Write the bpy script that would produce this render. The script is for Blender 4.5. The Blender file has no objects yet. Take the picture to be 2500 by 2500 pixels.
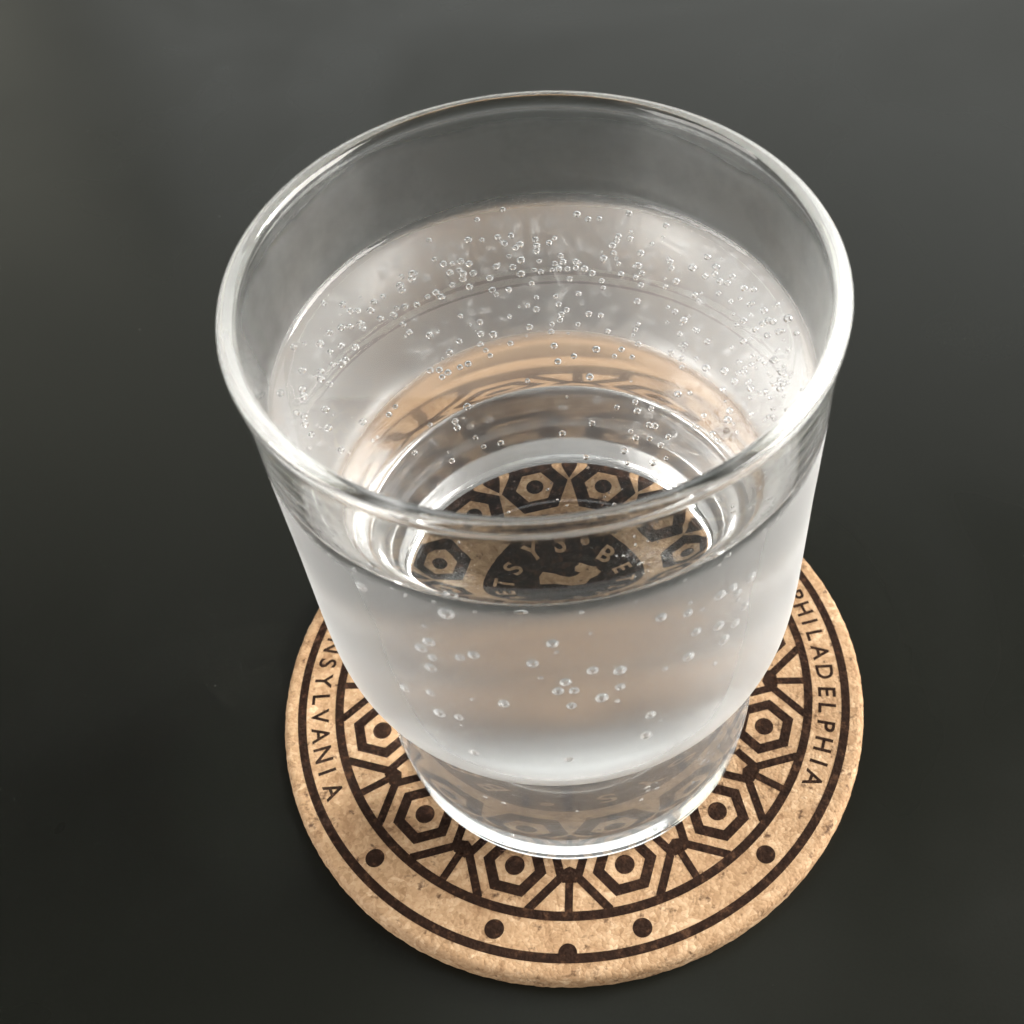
import bpy, bmesh, math, random
from mathutils import Vector
random.seed(7)
S = 0.001                      # everything below is written in millimetres
C = bpy.context.scene.collection
scene = bpy.context.scene
TOP = 4.0                      # thickness of the cork coaster; the table surface is z = 0

# ------------------------------------------------------------------ camera
cam = bpy.data.cameras.new('camera')
cam_o = bpy.data.objects.new('camera', cam)
C.objects.link(cam_o)
cam_o.location = (11.477*S, -115.278*S, (201.216 + TOP)*S)
cam_o.rotation_mode = 'XYZ'
cam_o.rotation_euler = (math.radians(41.113), math.radians(1.1832), 0)
cam.sensor_width = 36
cam.lens = 46.498
cam.shift_x, cam.shift_y = -0.10197, -0.09154     # the picture is an off-centre crop
cam.clip_start = 0.005
cam.clip_end = 50
cam.dof.use_dof = True
cam.dof.focus_distance = 0.195
cam.dof.aperture_fstop = cam.lens/1.1
scene.camera = cam_o

# ------------------------------------------------------------------ light: windows of the room, soft daylight
world = bpy.data.worlds.new('World')
scene.world = world
world.use_nodes = True
bg = world.node_tree.nodes['Background']
bg.inputs['Color'].default_value = (1.0, 0.97, 0.93, 1)
bg.inputs['Strength'].default_value = 0.19

def window_lamp(name, loc, target, sx, sy, radiance, col):
    d = bpy.data.lights.new(name, 'AREA')
    d.shape = 'RECTANGLE'
    d.size, d.size_y = sx, sy
    d.energy = math.pi*radiance*sx*sy
    d.color = col
    o = bpy.data.objects.new(name, d)
    o.location = loc
    o.rotation_euler = (Vector(target) - Vector(loc)).to_track_quat('-Z', 'Y').to_euler()
    C.objects.link(o)
    return o
AIM = (0, 0, 0.05)
window_lamp('window_lamp_back', (0.25, 1.6, 1.13), (0.25, 0, 1.13), 1.98, 1.46, 2.05, (0.97, 1.0, 0.98))
window_lamp('window_lamp_back_left', (-1.25, 1.6, 1.1), (-1.25, 0, 1.1), 0.74, 1.4, 2.0, (1.0, 0.99, 0.84))
window_lamp('window_lamp_right', (1.3, 0.08, 0.62), AIM, 1.0, 1.1, 20.0, (1.0, 0.965, 0.91))
window_lamp('window_lamp_right_pane', (1.15, 0.62, 0.80), AIM, 0.22, 0.34, 60.0, (1.0, 0.97, 0.92))
window_lamp('window_lamp_left', (-1.3, -0.6, 0.55), AIM, 1.2, 1.1, 8.0, (1.0, 0.97, 0.93))

# ------------------------------------------------------------------ render settings
scene.view_settings.view_transform = 'Standard'
scene.view_settings.look = 'None'
scene.view_settings.exposure = 0
scene.view_settings.gamma = 1
cy = scene.cycles
cy.max_bounces = 40
cy.transmission_bounces = 40
cy.glossy_bounces = 24
cy.diffuse_bounces = 4
cy.transparent_max_bounces = 16
cy.caustics_reflective = True
cy.caustics_refractive = True
cy.blur_glossy = 0.0
cy.sample_clamp_indirect = 12
cy.use_denoising = True

# ------------------------------------------------------------------ materials
def new_mat(name):
    m = bpy.data.materials.new(name)
    m.use_nodes = True
    nt = m.node_tree
    nt.nodes.clear()
    out = nt.nodes.new('ShaderNodeOutputMaterial')
    return m, nt, out

def N(nt, kind, **kw):
    n = nt.nodes.new(kind)
    for k, v in kw.items():
        if k in n.inputs.keys():
            n.inputs[k].default_value = v
        else:
            setattr(n, k, v)
    return n

def glass_mat(name, ior, col=(1, 1, 1, 1), bump=0.0, bscale=60.0):
    m, nt, out = new_mat(name)
    g = N(nt, 'ShaderNodeBsdfGlass', IOR=ior, Roughness=0.0, Color=col)
    if bump:
        tc = N(nt, 'ShaderNodeTexCoord')
        no = N(nt, 'ShaderNodeTexNoise', Scale=bscale, Detail=1.0)
        b = N(nt, 'ShaderNodeBump', Strength=1.0, Distance=bump)
        nt.links.new(tc.outputs['Object'], no.inputs['Vector'])
        nt.links.new(no.outputs['Fac'], b.inputs['Height'])
        nt.links.new(b.outputs['Normal'], g.inputs['Normal'])
    nt.links.new(g.outputs[0], out.inputs['Surface'])
    return m

def cork_nodes(nt, tone=(1, 1, 1)):
    tc = N(nt, 'ShaderNodeTexCoord')
    # granules: two sizes of voronoi, warped
    wn = N(nt, 'ShaderNodeTexNoise', Scale=420.0, Detail=2.0)
    nt.links.new(tc.outputs['Object'], wn.inputs['Vector'])
    mixv = N(nt, 'ShaderNodeMix', data_type='VECTOR')
    mixv.inputs[0].default_value = 0.0012
    nt.links.new(tc.outputs['Object'], mixv.inputs[4])
    nt.links.new(wn.outputs['Color'], mixv.inputs[5])
    v1 = N(nt, 'ShaderNodeTexVoronoi', Scale=760.0)
    v2 = N(nt, 'ShaderNodeTexVoronoi', Scale=1700.0)
    for v in (v1, v2):
        nt.links.new(mixv.outputs[1], v.inputs['Vector'])
    sep1 = N(nt, 'ShaderNodeSeparateColor')
    sep2 = N(nt, 'ShaderNodeSeparateColor')
    nt.links.new(v1.outputs['Color'], sep1.inputs[0])
    nt.links.new(v2.outputs['Color'], sep2.inputs[0])
    n3 = N(nt, 'ShaderNodeTexNoise', Scale=130.0, Detail=5.0, Roughness=0.65)
    nt.links.new(tc.outputs['Object'], n3.inputs['Vector'])
    a = N(nt, 'ShaderNodeMath', operation='MULTIPLY'); a.inputs[1].default_value = 0.26
    b = N(nt, 'ShaderNodeMath', operation='MULTIPLY_ADD'); b.inputs[1].default_value = 0.26
    c = N(nt, 'ShaderNodeMath', operation='MULTIPLY_ADD'); c.inputs[1].default_value = 0.74
    nt.links.new(sep1.outputs[0], a.inputs[0])
    nt.links.new(sep2.outputs[1], b.inputs[0]); nt.links.new(a.outputs[0], b.inputs[2])
    nt.links.new(n3.outputs['Fac'], c.inputs[0]); nt.links.new(b.outputs[0], c.inputs[2])
    ramp = N(nt, 'ShaderNodeValToRGB')
    r = ramp.color_ramp
    cols = [(0.18, (0.12, 0.062, 0.030)), (0.36, (0.225, 0.131, 0.067)), (0.56, (0.295, 0.184, 0.099)),
            (0.78, (0.37, 0.245, 0.142)), (1.0, (0.52, 0.375, 0.24))]
    r.elements[0].position, r.elements[0].color = cols[0][0], (*[q*t for q, t in zip(cols[0][1], tone)], 1)
    r.elements[1].position, r.elements[1].color = cols[-1][0], (*[q*t for q, t in zip(cols[-1][1], tone)], 1)
    for p, q in cols[1:-1]:
        e = r.elements.new(p); e.color = (*[u*t for u, t in zip(q, tone)], 1)
    nt.links.new(c.outputs[0], ramp.inputs['Fac'])
    # sparse dark lenticels
    sp = N(nt, 'ShaderNodeTexNoise', Scale=620.0, Detail=3.0, Roughness=0.6)
    nt.links.new(tc.outputs['Object'], sp.inputs['Vector'])
    spr = N(nt, 'ShaderNodeValToRGB')
    spr.color_ramp.elements[0].position = 0.27; spr.color_ramp.elements[0].color = (0.25, 0.20, 0.17, 1)
    spr.color_ramp.elements[1].position = 0.40; spr.color_ramp.elements[1].color = (1, 1, 1, 1)
    nt.links.new(sp.outputs['Fac'], spr.inputs['Fac'])
    mul = N(nt, 'ShaderNodeMix', data_type='RGBA', blend_type='MULTIPLY')
    mul.inputs[0].default_value = 1.0
    nt.links.new(ramp.outputs[0], mul.inputs[6]); nt.links.new(spr.outputs[0], mul.inputs[7])
    # relief
    h = N(nt, 'ShaderNodeMath', operation='MULTIPLY_ADD'); h.inputs[1].default_value = -0.5
    nt.links.new(v2.outputs['Distance'], h.inputs[0]); nt.links.new(c.outputs[0], h.inputs[2])
    bump = N(nt, 'ShaderNodeBump', Strength=0.9, Distance=0.00025)
    nt.links.new(h.outputs[0], bump.inputs['Height'])
    return tc, mul.outputs[2], bump.outputs['Normal'], sp

def cork_mat():
    m, nt, out = new_mat('cork')
    tc, col, nor, _ = cork_nodes(nt)
    p = N(nt, 'ShaderNodeBsdfPrincipled', Roughness=0.75)
    p.inputs['Specular IOR Level'].default_value = 0.25
    nt.links.new(col, p.inputs['Base Color']); nt.links.new(nor, p.inputs['Normal'])
    nt.links.new(p.outputs[0], out.inputs['Surface'])
    return m

def burnt_mat():
    m, nt, out = new_mat('burnt_cork')
    tc, col, nor, sp = cork_nodes(nt)
    n = N(nt, 'ShaderNodeTexNoise', Scale=700.0, Detail=4.0, Roughness=0.7)
    nt.links.new(tc.outputs['Object'], n.inputs['Vector'])
    ramp = N(nt, 'ShaderNodeValToRGB')
    r = ramp.color_ramp
    r.elements[0].position = 0.30; r.elements[0].color = (0.010, 0.0052, 0.0034, 1)
    r.elements[1].position = 0.80; r.elements[1].color = (0.10, 0.050, 0.027, 1)
    e = r.elements.new(0.55); e.color = (0.021, 0.0105, 0.0066, 1)
    nt.links.new(n.outputs['Fac'], ramp.inputs['Fac'])
    p = N(nt, 'ShaderNodeBsdfPrincipled', Roughness=0.8)
    p.inputs['Specular IOR Level'].default_value = 0.06
    nt.links.new(ramp.outputs[0], p.inputs['Base Color']); nt.links.new(nor, p.inputs['Normal'])
    nt.links.new(p.outputs[0], out.inputs['Surface'])
    return m

def table_mat():
    m, nt, out = new_mat('satin_black_tabletop')
    tc = N(nt, 'ShaderNodeTexCoord')
    p = N(nt, 'ShaderNodeBsdfPrincipled')
    n1 = N(nt, 'ShaderNodeTexNoise', Scale=11.0, Detail=4.0, Distortion=0.6)
    nt.links.new(tc.outputs['Object'], n1.inputs['Vector'])
    mr = N(nt, 'ShaderNodeMapRange')
    mr.inputs['From Min'].default_value = 0.3; mr.inputs['From Max'].default_value = 0.7
    mr.inputs['To Min'].default_value = 0.21; mr.inputs['To Max'].default_value = 0.43
    nt.links.new(n1.outputs['Fac'], mr.inputs['Value'])
    nt.links.new(mr.outputs[0], p.inputs['Roughness'])
    n2 = N(nt, 'ShaderNodeTexNoise', Scale=2200.0, Detail=2.0)
    nt.links.new(tc.outputs['Object'], n2.inputs['Vector'])
    ramp = N(nt, 'ShaderNodeValToRGB')
    ramp.color_ramp.elements[0].color = (0.0055, 0.0060, 0.0046, 1)
    ramp.color_ramp.elements[1].color = (0.0088, 0.0096, 0.0074, 1)
    nt.links.new(n2.outputs['Fac'], ramp.inputs['Fac'])
    # stray specks of dust
    dv = N(nt, 'ShaderNodeTexVoronoi', Scale=95.0)
    nt.links.new(tc.outputs['Object'], dv.inputs['Vector'])
    dr = N(nt, 'ShaderNodeMapRange'); dr.inputs['From Min'].default_value = 0.022; dr.inputs['From Max'].default_value = 0.012
    ds = N(nt, 'ShaderNodeSeparateColor')
    dk = N(nt, 'ShaderNodeMath', operation='GREATER_THAN'); dk.inputs[1].default_value = 0.62
    dm = N(nt, 'ShaderNodeMath', operation='MULTIPLY')
    nt.links.new(dv.outputs['Distance'], dr.inputs['Value']); nt.links.new(dv.outputs['Color'], ds.inputs[0])
    nt.links.new(ds.outputs[0], dk.inputs[0]); nt.links.new(dk.outputs[0], dm.inputs[0]); nt.links.new(dr.outputs[0], dm.inputs[1])
    dmix = N(nt, 'ShaderNodeMix', data_type='RGBA')
    dmix.inputs[7].default_value = (0.07, 0.07, 0.065, 1)
    nt.links.new(dm.outputs[0], dmix.inputs[0]); nt.links.new(ramp.outputs[0], dmix.inputs[6])
    nt.links.new(dmix.outputs[2], p.inputs['Base Color'])
    b = N(nt, 'ShaderNodeBump', Strength=0.25, Distance=0.00003)
    nt.links.new(n2.outputs['Fac'], b.inputs['Height'])
    nt.links.new(b.outputs['Normal'], p.inputs['Normal'])
    p.inputs['IOR'].default_value = 1.5
    p.inputs['Specular IOR Level'].default_value = 0.17
    nt.links.new(p.outputs[0], out.inputs['Surface'])
    return m

M_CORK, M_BURNT, M_TABLE = cork_mat(), burnt_mat(), table_mat()
def fogged_glass_mat(name, top, fade, low, rough_, white, patch=(0, 1), back=False):
    # cold drink: a fine mist of condensation on the outside of the wall, up to the water line
    m, nt, out = new_mat(name)
    tc = N(nt, 'ShaderNodeTexCoord')
    sep = N(nt, 'ShaderNodeSeparateXYZ')
    nt.links.new(tc.outputs['Object'], sep.inputs[0])
    no = N(nt, 'ShaderNodeTexNoise', Scale=70.0, Detail=3.0)
    nt.links.new(tc.outputs['Object'], no.inputs['Vector'])
    wob = N(nt, 'ShaderNodeMath', operation='MULTIPLY_ADD'); wob.inputs[1].default_value = 0.003
    nt.links.new(no.outputs['Fac'], wob.inputs[0]); nt.links.new(sep.outputs[2], wob.inputs[2])
    up = N(nt, 'ShaderNodeMapRange', interpolation_type='SMOOTHSTEP')
    up.inputs['From Min'].default_value = top*S; up.inputs['From Max'].default_value = (top - fade)*S
    lo = N(nt, 'ShaderNodeMapRange', interpolation_type='SMOOTHSTEP')
    lo.inputs['From Min'].default_value = 28*S; lo.inputs['From Max'].default_value = 36*S
    nt.links.new(wob.outputs[0], up.inputs['Value']); nt.links.new(sep.outputs[2], lo.inputs['Value'])
    lo.inputs['To Min'].default_value = low
    fac = N(nt, 'ShaderNodeMath', operation='MULTIPLY')
    nt.links.new(up.outputs[0], fac.inputs[0]); nt.links.new(lo.outputs[0], fac.inputs[1])
    if patch[0]:                      # uneven film: dried patches, thickened to blur lamp reflections
        pn = N(nt, 'ShaderNodeTexNoise', Scale=patch[0], Detail=5.0, Roughness=0.6)
        pr = N(nt, 'ShaderNodeMapRange')
        pr.inputs['From Min'].default_value = 0.40; pr.inputs['From Max'].default_value = 0.62; pr.inputs['To Max'].default_value = patch[1]
        pr.inputs['To Min'].default_value = patch[1]*.6
        nt.links.new(tc.outputs['Object'], pn.inputs['Vector']); nt.links.new(pn.outputs['Fac'], pr.inputs['Value'])
        pm = N(nt, 'ShaderNodeMath', operation='MULTIPLY')
        nt.links.new(fac.outputs[0], pm.inputs[0]); nt.links.new(pr.outputs[0], pm.inputs[1])
        fac = pm
    if back:                          # added haze only on the far half, so the near wall stays clear
        yb = N(nt, 'ShaderNodeMapRange', interpolation_type='SMOOTHSTEP')
        yb.inputs['From Min'].default_value = -12*S; yb.inputs['From Max'].default_value = 12*S
        nt.links.new(sep.outputs[1], yb.inputs['Value'])
        bm_ = N(nt, 'ShaderNodeMath', operation='MULTIPLY')
        nt.links.new(fac.outputs[0], bm_.inputs[0]); nt.links.new(yb.outputs[0], bm_.inputs[1])
        fac = bm_
    clear = N(nt, 'ShaderNodeBsdfGlass', IOR=1.5, Roughness=0.0, Color=(0.99, 0.995, 0.992, 1))
    rough = N(nt, 'ShaderNodeBsdfGlass', IOR=1.5, Roughness=rough_, Color=(0.98, 0.985, 0.985, 1))
    dif = N(nt, 'ShaderNodeBsdfDiffuse', Color=(0.8, 0.8, 0.8, 1))
    tra = N(nt, 'ShaderNodeBsdfTranslucent', Color=(0.8, 0.8, 0.8, 1))
    m1 = N(nt, 'ShaderNodeMixShader'); m1.inputs[0].default_value = 0.5
    nt.links.new(dif.outputs[0], m1.inputs[1]); nt.links.new(tra.outputs[0], m1.inputs[2])
    m2 = N(nt, 'ShaderNodeMixShader')
    lw = N(nt, 'ShaderNodeLayerWeight'); lw.inputs['Blend'].default_value = 0.5
    pw = N(nt, 'ShaderNodeMath', operation='POWER'); pw.inputs[1].default_value = 2.2
    wf = N(nt, 'ShaderNodeMapRange')  # a thin layer of droplets looks denser when seen edge-on
    wf.inputs['To Min'].default_value = white; wf.inputs['To Max'].default_value = min(1.0, white*4.4)
    nt.links.new(lw.outputs['Facing'], pw.inputs[0]); nt.links.new(pw.outputs[0], wf.inputs['Value'])
    nt.links.new(wf.outputs[0], m2.inputs[0])
    nt.links.new(rough.outputs[0], m2.inputs[1]); nt.links.new(m1.outputs[0], m2.inputs[2])
    m3 = N(nt, 'ShaderNodeMixShader')
    nt.links.new(fac.outputs[0], m3.inputs[0]); nt.links.new(clear.outputs[0], m3.inputs[1]); nt.links.new(m2.outputs[0], m3.inputs[2])
    nt.links.new(m3.outputs[0], out.inputs['Surface'])
    return m
M_FOG = fogged_glass_mat('glass_misted_with_condensation', 84.2, 2.6, 0.5, 0.22, 0.115)
M_FILM = fogged_glass_mat('glass_with_dried_film', 97.0, 2.5, 1.0, 0.30, 0.012, (38.0, 0.95), True)
M_GLASS = glass_mat('clear_glass', 1.5, (0.99, 0.995, 0.992, 1), 0.00004, 55.0)
M_WTOP = glass_mat('water_surface', 1.333)
M_WSIDE = glass_mat('water_against_glass', 1.333/1.5)
M_BUBBLE = glass_mat('gas_bubble', 1/1.333)

# ------------------------------------------------------------------ object helpers
def link(name, me, mats, parent=None, loc=(0, 0, 0)):
    for m in mats:
        if m.name not in me.materials:
            me.materials.append(m)
    o = bpy.data.objects.new(name, me)
    C.objects.link(o)
    o.parent = parent
    o.location = [q*S for q in loc]
    return o

def thing(name, label, cat, loc):
    o = bpy.data.objects.new(name, None)
    o.empty_display_size = 0.01
    C.objects.link(o)
    o.location = [q*S for q in loc]
    o['label'] = label
    o['category'] = cat
    return o

def catmull(pts, step):
    """smooth curve through (r, z, corner?) points"""
    out = []
    n = len(pts)
    for i in range(n - 1):
        p0, p1, p2, p3 = (Vector(pts[max(0, min(n - 1, i + k))]) for k in (-1, 0, 1, 2))
        m = max(2, int((p2 - p1).length/step))
        d1 = max((p1 - p0).length, 1e-6)**.5; d2 = max((p2 - p1).length, 1e-6)**.5; d3 = max((p3 - p2).length, 1e-6)**.5
        t1 = (p2 - p1)/d2 if i == 0 else ((p1 - p0)/d1 - (p2 - p0)/(d1 + d2) + (p2 - p1)/d2)
        t2 = (p2 - p1)/d2 if i == n - 2 else ((p2 - p1)/d2 - (p3 - p1)/(d2 + d3) + (p3 - p2)/d3)
        t1, t2 = t1*d2, t2*d2
        for k in range(m):
            t = k/m
            out.append((2*t**3 - 3*t**2 + 1)*p1 + (t**3 - 2*t**2 + t)*t1 + (-2*t**3 + 3*t**2)*p2 + (t**3 - t**2)*t2)
    out.append(Vector(pts[-1]))
    return [(max(q.x, 0.0), q.y) for q in out]

def lathe(name, prof, seg=192, mat_of=None):
    """prof runs bottom axis -> outside -> ... ; faces point to the left-hand outside of that path"""
    me = bpy.data.meshes.new(name)
    vs, rings, fs, mi = [], [], [], []
    for r, z in prof:
        if r < 1e-5:
            rings.append([len(vs)]); vs.append((0, 0, z*S))
        else:
            rings.append(list(range(len(vs), len(vs) + seg)))
            vs += [(r*S*math.cos(2*math.pi*k/seg), r*S*math.sin(2*math.pi*k/seg), z*S) for k in range(seg)]
    for i in range(len(rings) - 1):
        a, b = rings[i], rings[i + 1]
        for k in range(seg):
            k2 = (k + 1) % seg
            if len(a) == 1 and len(b) == 1: continue
            if len(a) == 1: fs.append((a[0], b[k2], b[k]))
            elif len(b) == 1: fs.append((a[k], a[k2], b[0]))
            else: fs.append((a[k], a[k2], b[k2], b[k]))
            mi.append(mat_of(i) if mat_of else 0)
    me.from_pydata(vs, [], fs)
    for p, m in zip(me.polygons, mi):
        p.use_smooth = True; p.material_index = m
    me.update()
    return me

def sheet(name, polys, z):
    """flat print: polygons (mm) at height z above the cork"""
    me = bpy.data.meshes.new(name)
    vs, fs = [], []
    for pl in polys:
        fs.append(tuple(range(len(vs), len(vs) + len(pl))))
        vs += [(x*S, y*S, z*S) for x, y in pl]
    me.from_pydata(vs, [], fs)
    me.update()
    for p in me.polygons:
        if p.normal.z < 0: p.flip()
    me.update()
    return me

# ------------------------------------------------------------------ tabletop
bm = bmesh.new()
bmesh.ops.create_cube(bm, size=1.0)
bmesh.ops.scale(bm, vec=(1.7, 1.7, 0.03), verts=bm.verts)
bmesh.ops.translate(bm, vec=(0, 0.35, -0.015), verts=bm.verts)
bmesh.ops.bevel(bm, geom=list(bm.edges), offset=0.004, segments=3, affect='EDGES')
me = bpy.data.meshes.new('tabletop'); bm.to_mesh(me); bm.free()
tab = link('tabletop', me, [M_TABLE])
tab['kind'] = 'structure'
tab['label'] = 'satin black tabletop with soft grey sheen'

# ------------------------------------------------------------------ cork coaster
coaster = thing('cork_coaster', 'round tan cork coaster with burnt dark honeycomb pattern and lettering under the glass', 'coaster', (0, 0, 0))
coaster.rotation_euler = (0, 0, math.radians(0.06))
prof = [(0, 0), (30, 0)] + catmull([(47, 0), (48.6, .05), (49.3, .35), (49.5, 1.0), (49.5, 2.0), (49.42, 2.9), (49.2, 3.45), (48.85, 3.8), (48.4, 3.96), (47.8, 4.0)], .22) + [(30, 4.0), (0, 4.0)]
cork_me = lathe('cork_disc', prof, 720)
rnd = random.Random(4)
for v in cork_me.vertices:           # torn granules on the cut edge
    r = math.hypot(v.co.x, v.co.y)/S
    if r > 48.2:
        a = math.atan2(v.co.y, v.co.x)
        w = .45*(.07*math.sin(a*61 + v.co.z*2100) + .06*math.sin(a*143 - v.co.z*3500 + 1.7) + rnd.uniform(-.06, .05))*min(1, (r - 48.2)/.6)
        v.co.x *= 1 + w/r; v.co.y *= 1 + w/r
link('cork_disc', cork_me, [M_CORK], coaster)

def pol(r, a):                       # a = 0 points at the viewer, counter-clockwise from above
    a = math.radians(a)
    return (r*math.sin(a), -r*math.cos(a))

def ring_sheet(name, r0, r1, z, seg=240):
    q = []
    for k in range(seg):
        a, b = 360*k/seg, 360*(k + 1)/seg
        q.append([pol(r0, a), pol(r1, a), pol(r1, b), pol(r0, b)])
    return sheet(name, q, z)

def disc_pts(cx, cy, r, n=28):
    return [(cx + r*math.cos(2*math.pi*k/n), cy + r*math.sin(2*math.pi*k/n)) for k in range(n)]

def print_part(name, me, mat=M_BURNT, angle=0.0):
    o = link(name, me, [mat], coaster)
    o.rotation_euler = (0, 0, math.radians(angle))
    return o
Z0 = TOP
print_part('outer_ring', ring_sheet('outer_ring', 45.64, 47.08, Z0 + .030))
print_part('inner_ring', ring_sheet('inner_ring', 39.35, 40.8, Z0 + .046))
print_part('half_dot', sheet('half_dot', [disc_pts(0, -45.55, 1.42)], Z0 + .036))
md = sheet('ring_dot', [disc_pts(0, -43.36, 1.5)], Z0 + .030)
for a in (-45, -15, 15, 45):
    print_part('ring_dot', md, M_BURNT, a)

def hexv(rc, R, k):                  # hexagon with a flat side facing outward; vertex k
    a = math.radians(60*k)
    return (R*math.cos(a), -rc - R*math.sin(a))    # outward is -y in the base position
def hex_ring(rc, r0, r1, ks=range(6)):
    return [[hexv(rc, r0, k), hexv(rc, r1, k), hexv(rc, r1, k + 1), hexv(rc, r0, k + 1)] for k in ks]
def lerp(a, b, t): return (a[0] + (b[0] - a[0])*t, a[1] + (b[1] - a[1])*t)
RC, RI = 33.17, 22.3
m_ring = sheet('hexagon_outline', hex_ring(RC, 3.28, 5.18), Z0 + .030)
brd = hex_ring(RC, 6.78, 8.3, (0, 2))
for k, s in ((6, -1), (3, 1)):       # the short arms that turn inward past the crossing
    a0, a1 = hexv(RC, 6.78, k), hexv(RC, 8.3, k)
    b0, b1 = hexv(RC, 6.78, k + s), hexv(RC, 8.3, k + s)
    brd.append([a0, a1, lerp(a1, b1, .55), lerp(a0, b0, .55)])
m_brd = sheet('hexagon_border', brd, Z0 + .038)
m_dot = sheet('hexagon_dot', [disc_pts(0, -RC, 1.55)], Z0 + .030)
m_spk = sheet('spoke', [[(-.62, -34.4), (.62, -34.4), (.62, -39.8), (-.62, -39.8)], [(-1.5, -33.0), (0, -32.3), (1.5, -33.0), (1.1, -34.9), (-1.1, -34.9)]], Z0 + .042)
m_iring = sheet('small_hexagon_outline', hex_ring(RI, 3.25, 5.72), Z0 + .030)
m_idot = sheet('small_hexagon_dot', [disc_pts(0, -RI, 1.45)], Z0 + .030)
m_wedge = sheet('wedge', [[(0, -23.4), (2.15, -27.4), (1.3, -28.6), (-1.3, -28.6), (-2.15, -27.6)]], Z0 + .034)
for k in range(12):
    print_part('hexagon_outline', m_ring, M_BURNT, 15 + 30*k)
    print_part('hexagon_border', m_brd, M_BURNT, 15 + 30*k)
    print_part('hexagon_dot', m_dot, M_BURNT, 15 + 30*k)
    print_part('spoke', m_spk, M_BURNT, 30*k)
    print_part('small_hexagon_outline', m_iring, M_BURNT, 15 + 30*k)
    print_part('small_hexagon_dot', m_idot, M_BURNT, 15 + 30*k)
    print_part('wedge', m_wedge, M_BURNT, 30*k)
print_part('central_disc', sheet('central_disc', [disc_pts(0, 0, 14.0, 72)], Z0 + .030))

_glyphs = {}
def glyph(ch, cap, z):
    key = (ch, cap, z)
    if key in _glyphs: return _glyphs[key]
    def raw(c):
        cu = bpy.data.curves.new('letter', 'FONT')
        cu.body = c; cu.align_x = 'CENTER'; cu.size = 1; cu.resolution_u = 4; cu.offset = 0.018
        o = bpy.data.objects.new('letter', cu); C.objects.link(o)
        bpy.context.view_layer.update()
        me = bpy.data.meshes.new_from_object(o.evaluated_get(bpy.context.evaluated_depsgraph_get()))
        bpy.data.objects.remove(o); bpy.data.curves.remove(cu)
        return me
    ref = raw('H'); hh = max(v.co.y for v in ref.vertices)
    me = raw(ch)
    k = cap/hh
    xs = [v.co.x for v in me.vertices]; mid = (min(xs) + max(xs))/2
    for v in me.vertices:
        v.co = ((v.co.x - mid)*k*S, (v.co.y*k - cap/2)*S, z*S)
    for p in me.polygons:
        if p.normal.z < 0: p.flip()
    me.name = 'letter'
    _glyphs[key] = me
    return me
def letter(ch, r, a, cap, outward, mat, z):
    o = link('letter', glyph(ch, cap, z), [mat], coaster)
    x, y = pol(r, a)
    o.location = (x*S, y*S, 0)
    o.rotation_euler = (0, 0, math.radians(a + (180 if outward else 0)))
for ch, a in zip('PHILADELPHIA', (113.6, 109.6, 105.8, 102.0, 97.4, 92.2, 87.0, 82.9, 78.4, 73.9, 69.4, 65.3)):
    letter(ch, 43.3, a, 2.9, True, M_BURNT, Z0 + .030)
for ch, a in zip('PENNSYLVANIA', (-114.6, -110.2, -105.5, -100.6, -95.9, -91.3, -86.5, -82.2, -77.6, -72.7, -68.4, -63.5)):
    letter(ch, 43.3, a, 2.9, False, M_BURNT, Z0 + .030)
for ch, a in zip('BETSYSBETSYS', (142, 117, 92, 68, 43, 18, -51, -75, -98, -122, -147, -173)):
    letter(ch, 10.65, a, 3.2, True, M_CORK, Z0 + .050)
for a in (165, -15):
    print_part('disc_dot', sheet('disc_dot', [disc_pts(0, -11.3, .75, 20)], Z0 + .050), M_CORK, a)
emb = [(-4.6, 3.9), (-4.0, 4.9), (-1.9, 4.5), (0.5, 3.5), (1.5, 3.9), (2.2, 4.7), (1.3, 5.0), (1.3, 6.0), (2.4, 6.5), (3.3, 6.0), (5.0, 6.2), (5.6, 4.6), (5.3, 3.2), (4.0, 2.4), (3.4, 0.9), (1.1, 0.7), (-1.6, 1.5), (-4.4, 1.4)]
print_part('emblem', sheet('emblem', [emb], Z0 + .050), M_CORK)

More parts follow.
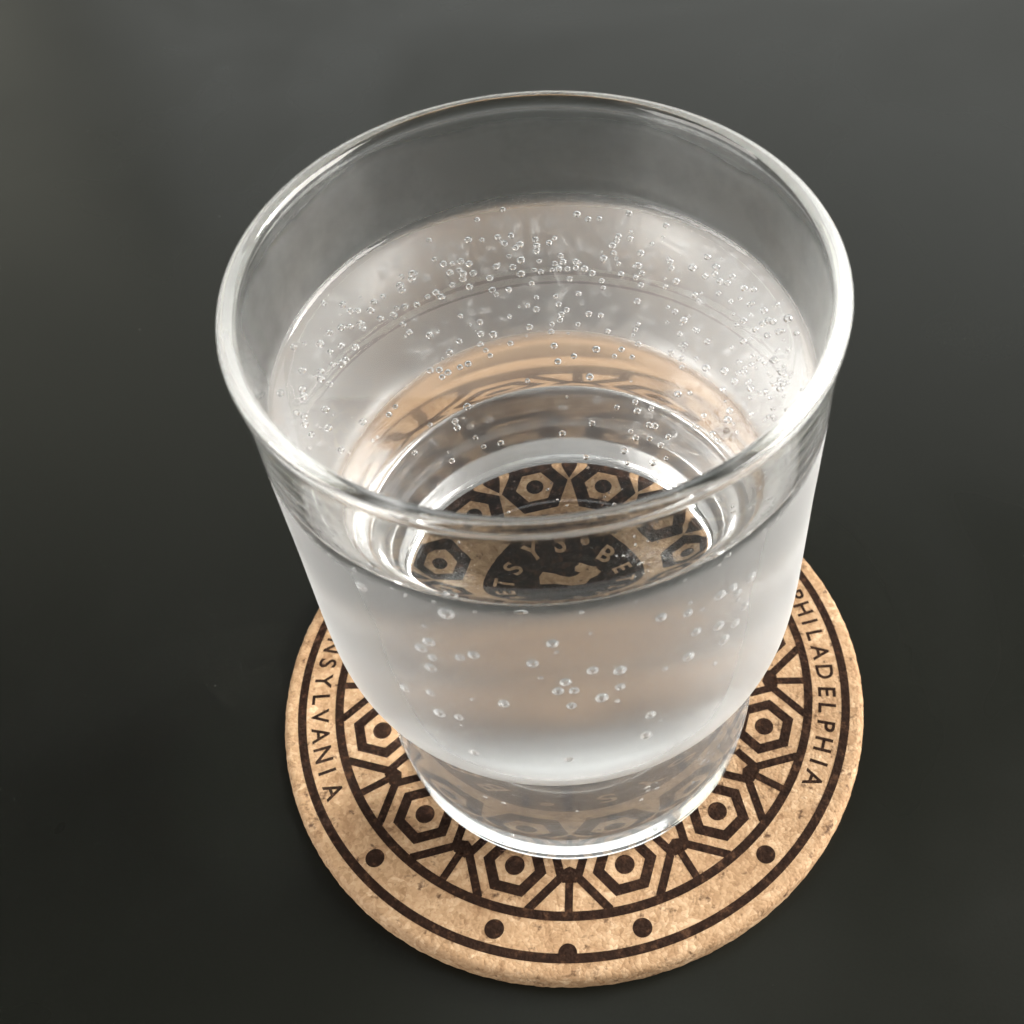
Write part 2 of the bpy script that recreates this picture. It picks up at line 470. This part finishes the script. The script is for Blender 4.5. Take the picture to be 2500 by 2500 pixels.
# ------------------------------------------------------------------ glass tumbler
GX, GY = 0.0, -2.94
WL = 82.2
tumbler = thing('glass_tumbler', 'clear glass tumbler with thick foot standing on the cork coaster, filled with sparkling water', 'glass', (GX, GY, TOP + .08))
BASE_Z = 4.4
under = catmull([(0, .8), (6, .76), (11, .6), (15, .36), (18, .17), (20, .1), (22, .07), (24, .04), (25.8, 0), (26.9, .06), (27.8, .28), (28.5, .75), (28.92, 1.6), (29.1, 3.0), (29.22, 4.6), (29.37, 6.3), (29.52, 8)], .4)
wall = catmull([(29.52, 8), (29.64, 9.5), (29.68, 10.8), (29.5, 13), (29.1, 16.5), (28.75, 20.5), (28.52, 25), (28.5, 27.4), (28.75, 29), (29.5, 30.4), (30.5, 31.8), (31.5, 33.3), (32.6, 34.9), (33.45, 36.6), (34.0, 38.6), (34.38, 41.5), (34.58, 45), (34.7, 49), (34.85, 57), (35.0, 66), (35.176, 72.0), (35.253, 75.0), (35.36, 79.0), (35.44, 82.0), (35.487, 84.0), (35.54, 86.0), (35.612, 88.0), (35.66, 89.0), (35.717, 90.0), (35.784, 91.0), (35.86, 92.0), (35.946, 93.0), (36.044, 94.0), (36.16, 95.0), (36.262, 95.8), (36.338, 96.4), (36.38, 96.95), (36.15, 97.5), (35.6, 97.8), (35.0, 97.74), (34.5, 97.5), (34.2, 97.05), (34.13, 96.6), (34.3, 96.15), (34.58, 95.8), (34.72, 95.4), (34.64, 94.8), (34.533, 94.0), (34.412, 93.0), (34.309, 92.0), (34.216, 91.0), (34.134, 90.0), (34.06, 89.0), (33.994, 88.0), (33.938, 87.0), (33.89, 86.0), (33.848, 85.0), (33.811, 84.0), (33.776, 83.0), (33.743, WL)], .3)
inner = catmull([(0, BASE_Z), (7.4, BASE_Z - .02), (7.9, BASE_Z - .12), (8.2, BASE_Z - .3), (8.5, BASE_Z - .12), (9.0, BASE_Z), (14, BASE_Z + .1), (19, BASE_Z + .35), (22, BASE_Z + .9), (24.2, BASE_Z + 1.9), (25.7, BASE_Z + 3.3), (26.3, BASE_Z + 5.5), (26.45, 14), (26.4, 20), (26.4, 26.2), (26.45, 27.4), (26.75, 28.9), (27.5, 30.2), (28.8, 31.6), (30.0, 33.1), (30.9, 34.7), (31.55, 36.7), (31.95, 39), (32.2, 42), (32.4, 46), (32.55, 50), (33.0, 60), (33.42, 73), (33.680, 80), (33.743, WL)], .35)
SEG = 224
pg = under + wall[1:]
iw = len(under)
it = max(i for i in range(len(pg)) if pg[i][1] < 84 and pg[i][0] > 34.5)
im = max(i for i in range(len(pg)) if pg[i][1] > 97.6)       # the lip; after it the inside wall comes down to the water
link('glass_body', lathe('glass_body', pg, SEG, lambda i: 1 if iw - 8 <= i <= it else 2 if i > im else 0), [M_GLASS, M_FOG, M_FILM], tumbler)

# ------------------------------------------------------------------ sparkling water with its bubbles
water = thing('sparkling_water', 'clear sparkling water with many tiny bubbles inside the tumbler', 'drink', (GX, GY, TOP + .08))
water['kind'] = 'thing'
FL = WL - 1.4
RW = 33.743
men = [(RW - d, FL + h) for d, h in ((0, 1.4), (.15, 1.1), (.45, .76), (.9, .5), (1.5, .3), (2.4, .15), (3.8, .05), (6, 0))]
topc = catmull(men, .22) + [(18, FL), (9, FL), (0, FL)]
pw = inner + topc[1:]
ni = len(inner)
link('water_body', lathe('water_body', pw, SEG, lambda i: 0 if i < ni - 1 else 1), [M_WSIDE, M_WTOP], water)

bm = bmesh.new()
bmesh.ops.create_icosphere(bm, subdivisions=3, radius=S)
for f in bm.faces: f.smooth = True
mb = bpy.data.meshes.new('bubble'); bm.to_mesh(mb); bm.free()
BUB = """-10.68,31.23,78.92,0.42;-7.02,32.26,80.32,0.42;3.37,32.65,78.14,0.57;4.94,32.47,76.78,0.50;6.55,32.30,77.15,0.42;10.78,31.13,80.06,0.50;15.96,28.79,79.61,0.50;-17.28,28.06,77.43,0.42;-12.19,30.36,73.89,0.57;-10.33,31.19,72.61,0.42;-8.11,31.74,72.65,0.50;-6.23,32.15,72.37,0.50;-7.29,31.86,70.41,0.50;-5.76,32.13,68.66,0.50;-5.08,32.19,69.58,0.57;-2.82,32.56,70.54,0.50;-2.68,32.45,68.66,0.57;-2.82,32.41,67.24,0.57;-0.90,32.65,69.33,0.50;-0.04,32.79,70.50,0.42;9.20,31.44,72.80,0.50;8.97,31.47,71.39,0.50;8.31,31.53,69.76,0.57;8.40,31.49,67.50,0.50;10.85,30.93,72.75,0.50;6.95,31.72,65.53,0.57;9.10,31.29,64.42,0.42;12.35,30.14,69.36,0.57;9.41,31.04,61.53,0.50;-16.96,28.10,71.30,0.42;-15.86,28.46,69.42,0.57;-14.73,29.21,68.26,0.42;-15.21,28.72,66.23,0.57;-13.55,29.60,68.38,0.57;-12.48,30.03,66.96,0.57;-13.94,29.51,65.74,0.42;-13.46,29.51,64.60,0.57;-12.08,30.08,63.89,0.57;-13.59,29.41,63.07,0.57;-15.11,28.71,62.30,0.50;-12.85,29.65,60.23,0.57;-17.37,27.30,62.19,0.57;-18.60,26.67,61.80,0.42;-16.77,27.62,60.28,0.57;-20.07,25.45,61.30,0.50;-21.55,24.26,62.64,0.50;-22.55,23.50,63.31,0.42;-23.03,22.75,62.36,0.57;-24.59,21.23,63.69,0.50;-25.45,20.27,67.84,0.57;-27.55,17.69,71.82,0.50;-26.85,18.65,70.27,0.50;-24.99,21.03,69.12,0.50;-23.89,22.39,68.80,0.42;-21.38,24.87,70.97,0.42;-21.68,24.32,69.25,0.57;-21.61,24.31,67.69,0.57;-20.23,25.62,69.05,0.50;-19.91,25.74,70.52,0.65;-29.80,14.18,79.64,0.42;-28.12,16.79,75.18,0.57;-6.82,31.94,66.27,0.42;-5.15,31.94,65.01,0.65;-8.76,31.23,64.11,0.57;-6.45,31.74,63.11,0.57;-5.34,31.80,60.82,0.65;-9.86,30.79,61.15,0.57;-9.67,30.71,57.48,0.57;-9.22,30.94,55.60,0.42;-7.34,31.39,56.38,0.50;-3.89,32.13,57.25,0.42;-3.40,31.99,52.87,0.42;-4.83,31.71,50.75,0.42;-3.53,31.68,49.61,0.57;-2.53,32.48,63.75,0.42;0.65,32.54,65.26,0.50;-0.25,32.48,62.94,0.50;0.95,32.41,63.57,0.57;2.83,32.29,63.69,0.57;-3.37,32.31,61.21,0.42;-2.43,32.32,60.61,0.50;-0.76,32.49,60.87,0.42;0.23,32.34,61.54,0.57;1.53,32.39,61.33,0.50;2.77,32.31,61.79,0.50;4.09,32.10,61.78,0.57;5.16,31.91,60.63,0.57;1.75,32.27,58.30,0.50;6.52,31.65,58.53,0.50;6.70,31.62,56.30,0.42;2.96,32.00,53.92,0.50;-0.50,32.17,52.99,0.42;-0.13,32.00,50.65,0.50;1.03,31.90,48.95,0.50;0.22,31.76,47.65,0.57;-0.06,31.74,45.95,0.50;-1.34,31.69,44.60,0.42;-1.54,31.40,42.61,0.50;2.62,31.61,44.62,0.42;4.39,31.50,48.14,0.57;6.19,31.25,48.00,0.50;7.15,30.71,43.60,0.50;11.94,30.08,65.49,0.65;12.45,29.99,63.29,0.50;11.58,30.29,61.47,0.50;12.30,29.92,59.67,0.50;15.87,28.36,61.37,0.42;16.54,28.16,69.41,0.50;16.68,28.02,67.68,0.50;17.41,27.38,64.58,0.57;19.61,25.97,70.77,0.65;11.75,29.86,54.60,0.57;21.58,24.67,75.99,0.57;22.78,23.50,74.73,0.57;21.36,24.73,70.03,0.50;22.60,23.71,72.17,0.50;23.25,23.03,71.19,0.50;24.28,21.96,72.06,0.50;24.90,21.37,75.00,0.50;26.37,19.36,74.44,0.57;27.54,17.88,76.24,0.50;23.21,23.00,67.34,0.42;20.04,25.55,63.05,0.50;17.30,27.13,55.36,0.50;18.59,26.12,54.29,0.57;20.52,24.76,52.89,0.42;18.00,26.49,49.25,0.42;21.95,23.33,51.83,0.50;18.75,25.68,46.89,0.50;16.68,26.58,42.88,0.57;18.26,25.60,42.70,0.50;18.37,25.26,40.33,0.42;21.86,22.62,44.40,0.65;11.84,29.65,47.48,0.42;11.47,29.66,45.82,0.42;11.80,29.06,41.92,0.50;10.87,28.88,38.01,0.42;9.24,29.61,39.43,0.50;5.32,30.24,38.50,0.65;8.11,29.57,37.26,0.42;1.81,30.28,36.26,0.50;-0.72,29.91,35.13,0.57;-1.20,30.82,38.92,0.57;4.19,28.24,32.58,0.65;-5.56,27.92,32.04,0.42;-7.84,30.22,40.83,0.50;-4.78,31.19,44.59,0.57;-7.62,31.03,48.22,0.42;-11.98,29.59,48.96,0.50;-12.05,29.27,45.59,0.57;-10.24,29.77,44.55,0.65;-12.26,28.95,42.68,0.50;-11.58,29.03,40.57,0.42;-11.00,28.97,38.88,0.42;-15.23,27.80,45.59,0.50;-16.72,26.68,43.83,0.57;-14.58,28.66,52.41,0.42;-19.07,25.61,51.15,0.57;-22.17,23.48,58.18,0.50;-21.51,23.91,55.00,0.50;-26.76,18.46,66.63,0.57;-26.66,18.63,64.97,0.50;-27.85,16.97,68.13,0.50;-28.66,15.54,70.19,0.57;-29.83,13.51,71.99,0.50;-30.72,11.16,72.43,0.57;-32.41,5.81,80.22,0.50;-30.12,12.69,67.43,0.42;-29.06,14.66,65.96,0.50;-27.75,16.65,62.19,0.57;-28.89,14.68,61.58,0.50;-29.29,13.57,62.24,0.65;-30.16,12.31,64.20,0.42;-31.09,9.68,66.56,0.50;-32.20,5.71,73.52,0.57;-31.17,9.05,65.17,0.57;-30.66,10.50,61.00,0.50;-32.36,4.08,70.59,0.57;-32.34,3.83,68.95,0.57;-32.78,-2.14,80.14,0.57;-32.67,0.26,70.14,0.50;-32.47,2.12,65.62,0.50;-32.41,1.40,64.65,0.57;-32.29,2.26,59.85,0.50;-31.26,7.73,57.91,0.57;-31.29,6.85,53.66,0.57;-28.37,13.55,43.50,0.57;-25.46,17.53,38.86,0.50;-24.61,18.91,39.11,0.42;-30.69,7.72,44.84,0.50;-19.61,24.36,41.76,0.57;-18.41,25.08,40.72,0.57;-17.27,25.56,39.01,0.57;-18.12,24.96,38.54,0.50;-15.51,26.74,38.79,0.50;-14.32,27.32,38.90,0.57;-20.09,19.67,31.50,0.42;-16.50,21.15,30.05,0.57;-16.26,20.53,28.92,0.57;-14.73,23.36,31.23,0.65;-13.93,21.92,22.98,0.42;-12.94,22.50,18.76,0.42;-10.35,23.60,17.99,0.57;-17.65,18.93,20.32,0.50;-22.21,15.22,30.12,0.50;11.23,24.52,30.18,0.50;11.53,23.49,28.92,0.57;8.39,24.76,28.12,0.42;13.69,23.22,30.13,0.50;13.35,22.09,26.54,0.57;14.26,21.54,27.18,0.57;10.46,23.76,21.47,0.42;11.24,23.21,20.14,0.57;13.48,22.09,21.79,0.50;16.30,20.09,25.93,0.50;20.30,18.89,31.18,0.50;17.79,23.63,34.32,0.57;21.65,19.83,33.48,0.42;22.89,16.96,32.24,0.50;23.65,15.76,31.97,0.42;25.32,17.57,38.81,0.57;25.08,17.02,36.83,0.65;15.18,20.85,21.68,0.57;16.03,20.40,17.77,0.42;13.94,21.63,13.95,0.57;9.29,24.00,14.00,0.57;9.82,23.90,9.86,0.42;3.06,25.41,9.39,0.50;-0.55,25.75,17.44,0.57;4.33,25.44,21.36,0.57;26.55,18.80,65.42,0.50;28.85,15.42,73.81,0.57;29.41,14.24,72.56,0.57;28.81,15.40,69.85,0.50;29.88,13.29,73.79,0.57;28.02,16.58,66.19,0.50;26.69,18.18,60.01,0.57;29.39,14.15,68.24,0.50;30.58,11.78,73.18,0.50;31.26,9.79,80.00,0.65;32.20,7.26,79.70,0.42;27.90,16.43,58.22,0.42;28.61,15.25,59.23,0.42;30.34,11.50,64.91,0.57;24.42,20.16,47.47,0.65;26.31,18.50,53.00,0.42;27.00,17.26,51.93,0.50;27.73,16.14,50.78,0.42;25.85,18.37,47.07,0.57;24.33,19.79,42.03,0.50;27.93,15.37,49.73,0.57;29.68,12.47,53.68,0.42;31.14,9.15,65.20,0.57;31.38,8.32,63.00,0.50;31.11,8.75,60.91,0.57;-12.26,-29.89,69.85,0.80;-13.41,-29.32,67.67,0.80;-12.25,-30.04,66.49,0.60;-12.82,-29.44,63.40,0.80;-8.92,-31.24,68.40,0.60;-7.28,-31.59,69.60,0.70;-0.84,-32.38,68.83,0.70;1.57,-32.48,73.21,0.70;2.55,-32.14,64.16,0.70;1.62,-32.15,62.13,0.70;3.42,-32.11,62.03,0.60;2.97,-32.02,58.31,0.60;-4.83,-31.70,58.59,0.70;-17.12,-26.91,54.29,0.70;-13.69,-29.03,56.64,0.60;-13.14,-28.80,51.56,0.80;-10.72,-30.07,52.44,0.60;-36.08,11.94,-22.09,0.80;-9.78,-29.64,42.93,0.70;1.91,-31.36,43.89,0.60;5.65,-31.80,66.17,0.70;-9.40,-30.94,77.50,0.95;-19.02,-26.40,76.07,0.75;8.65,-30.96,64.77,0.80;8.63,-31.08,60.92,0.60;6.46,-31.32,59.06,0.80;12.02,-29.39,51.28,0.70;11.43,-29.21,45.97,0.80;16.25,-28.27,72.39,0.60;13.27,-29.70,73.89,0.70;17.23,-27.37,67.07,0.70;19.84,-25.31,65.01,0.80;21.94,-23.58,62.76,0.70;20.62,-24.51,60.65,0.80;22.92,-22.74,65.29,0.70;21.90,-24.07,70.04,0.60;19.74,-25.67,72.19,0.80;21.09,-24.58,71.81,0.80;23.25,-22.49,70.99,0.80;16.44,-27.53,61.87,0.80;16.31,-27.80,60.06,0.60;20.20,-24.58,49.89,0.60;28.78,14.87,-24.82,0.60;30.17,14.81,-24.75,0.70;13.05,-29.84,77.81,0.75;11.35,-30.27,77.28,0.95;17.44,-27.47,76.89,0.75;19.00,-26.42,76.78,0.75"""
for n, row in enumerate(BUB.split(';')):
    x, y, z, r = (float(q) for q in row.split(','))
    o = link('bubble', mb, [M_BUBBLE], water, (x, y, min(z, FL - r*1.12)))
    o.scale = (r, r, r)
    if n >= 294: break

# the very smallest bubbles, too many to count: one joined part
bm = bmesh.new()
rnd = random.Random(21)
def r_in(z):
    for (r0, z0), (r1, z1) in zip(inner, inner[1:]):
        if z0 <= z <= z1 and z1 > z0: return r0 + (r1 - r0)*(z - z0)/(z1 - z0)
    return 33.0
for n in range(390):
    if n < 190:   a = math.radians(rnd.gauss(8, 32)); z = rnd.triangular(20, FL - 1, 66)
    elif n < 270: a = math.radians(rnd.uniform(60, 230)); z = rnd.triangular(16, FL - 1, 70)
    else:         a = math.radians(rnd.uniform(-170, 0)); z = rnd.uniform(25, FL - 4)
    rr = rnd.uniform(.2, .42) if n < 190 else rnd.uniform(.16, .33)
    r = r_in(z) - rr*1.08
    if 190 <= n < 215: a = math.radians(rnd.gauss(-90, 42)); z = FL - rr*1.1 - abs(rnd.gauss(0, .5)); r = r_in(z) - rr*1.1
    if n >= 300: a = math.radians(rnd.gauss(20, 55)); r = rnd.uniform(12, 25); z = next(zz for (ra, zz) in inner if ra >= r) + rr*1.2
    mtx = __import__('mathutils').Matrix.Translation((r*math.cos(a)*S, r*math.sin(a)*S, z*S))
    bmesh.ops.create_icosphere(bm, subdivisions=2, radius=rr*S, matrix=mtx)
for f in bm.faces: f.smooth = True
me = bpy.data.meshes.new('tiny_bubbles'); bm.to_mesh(me); bm.free()
o = link('tiny_bubbles', me, [M_BUBBLE], water)
o['kind'] = 'stuff'
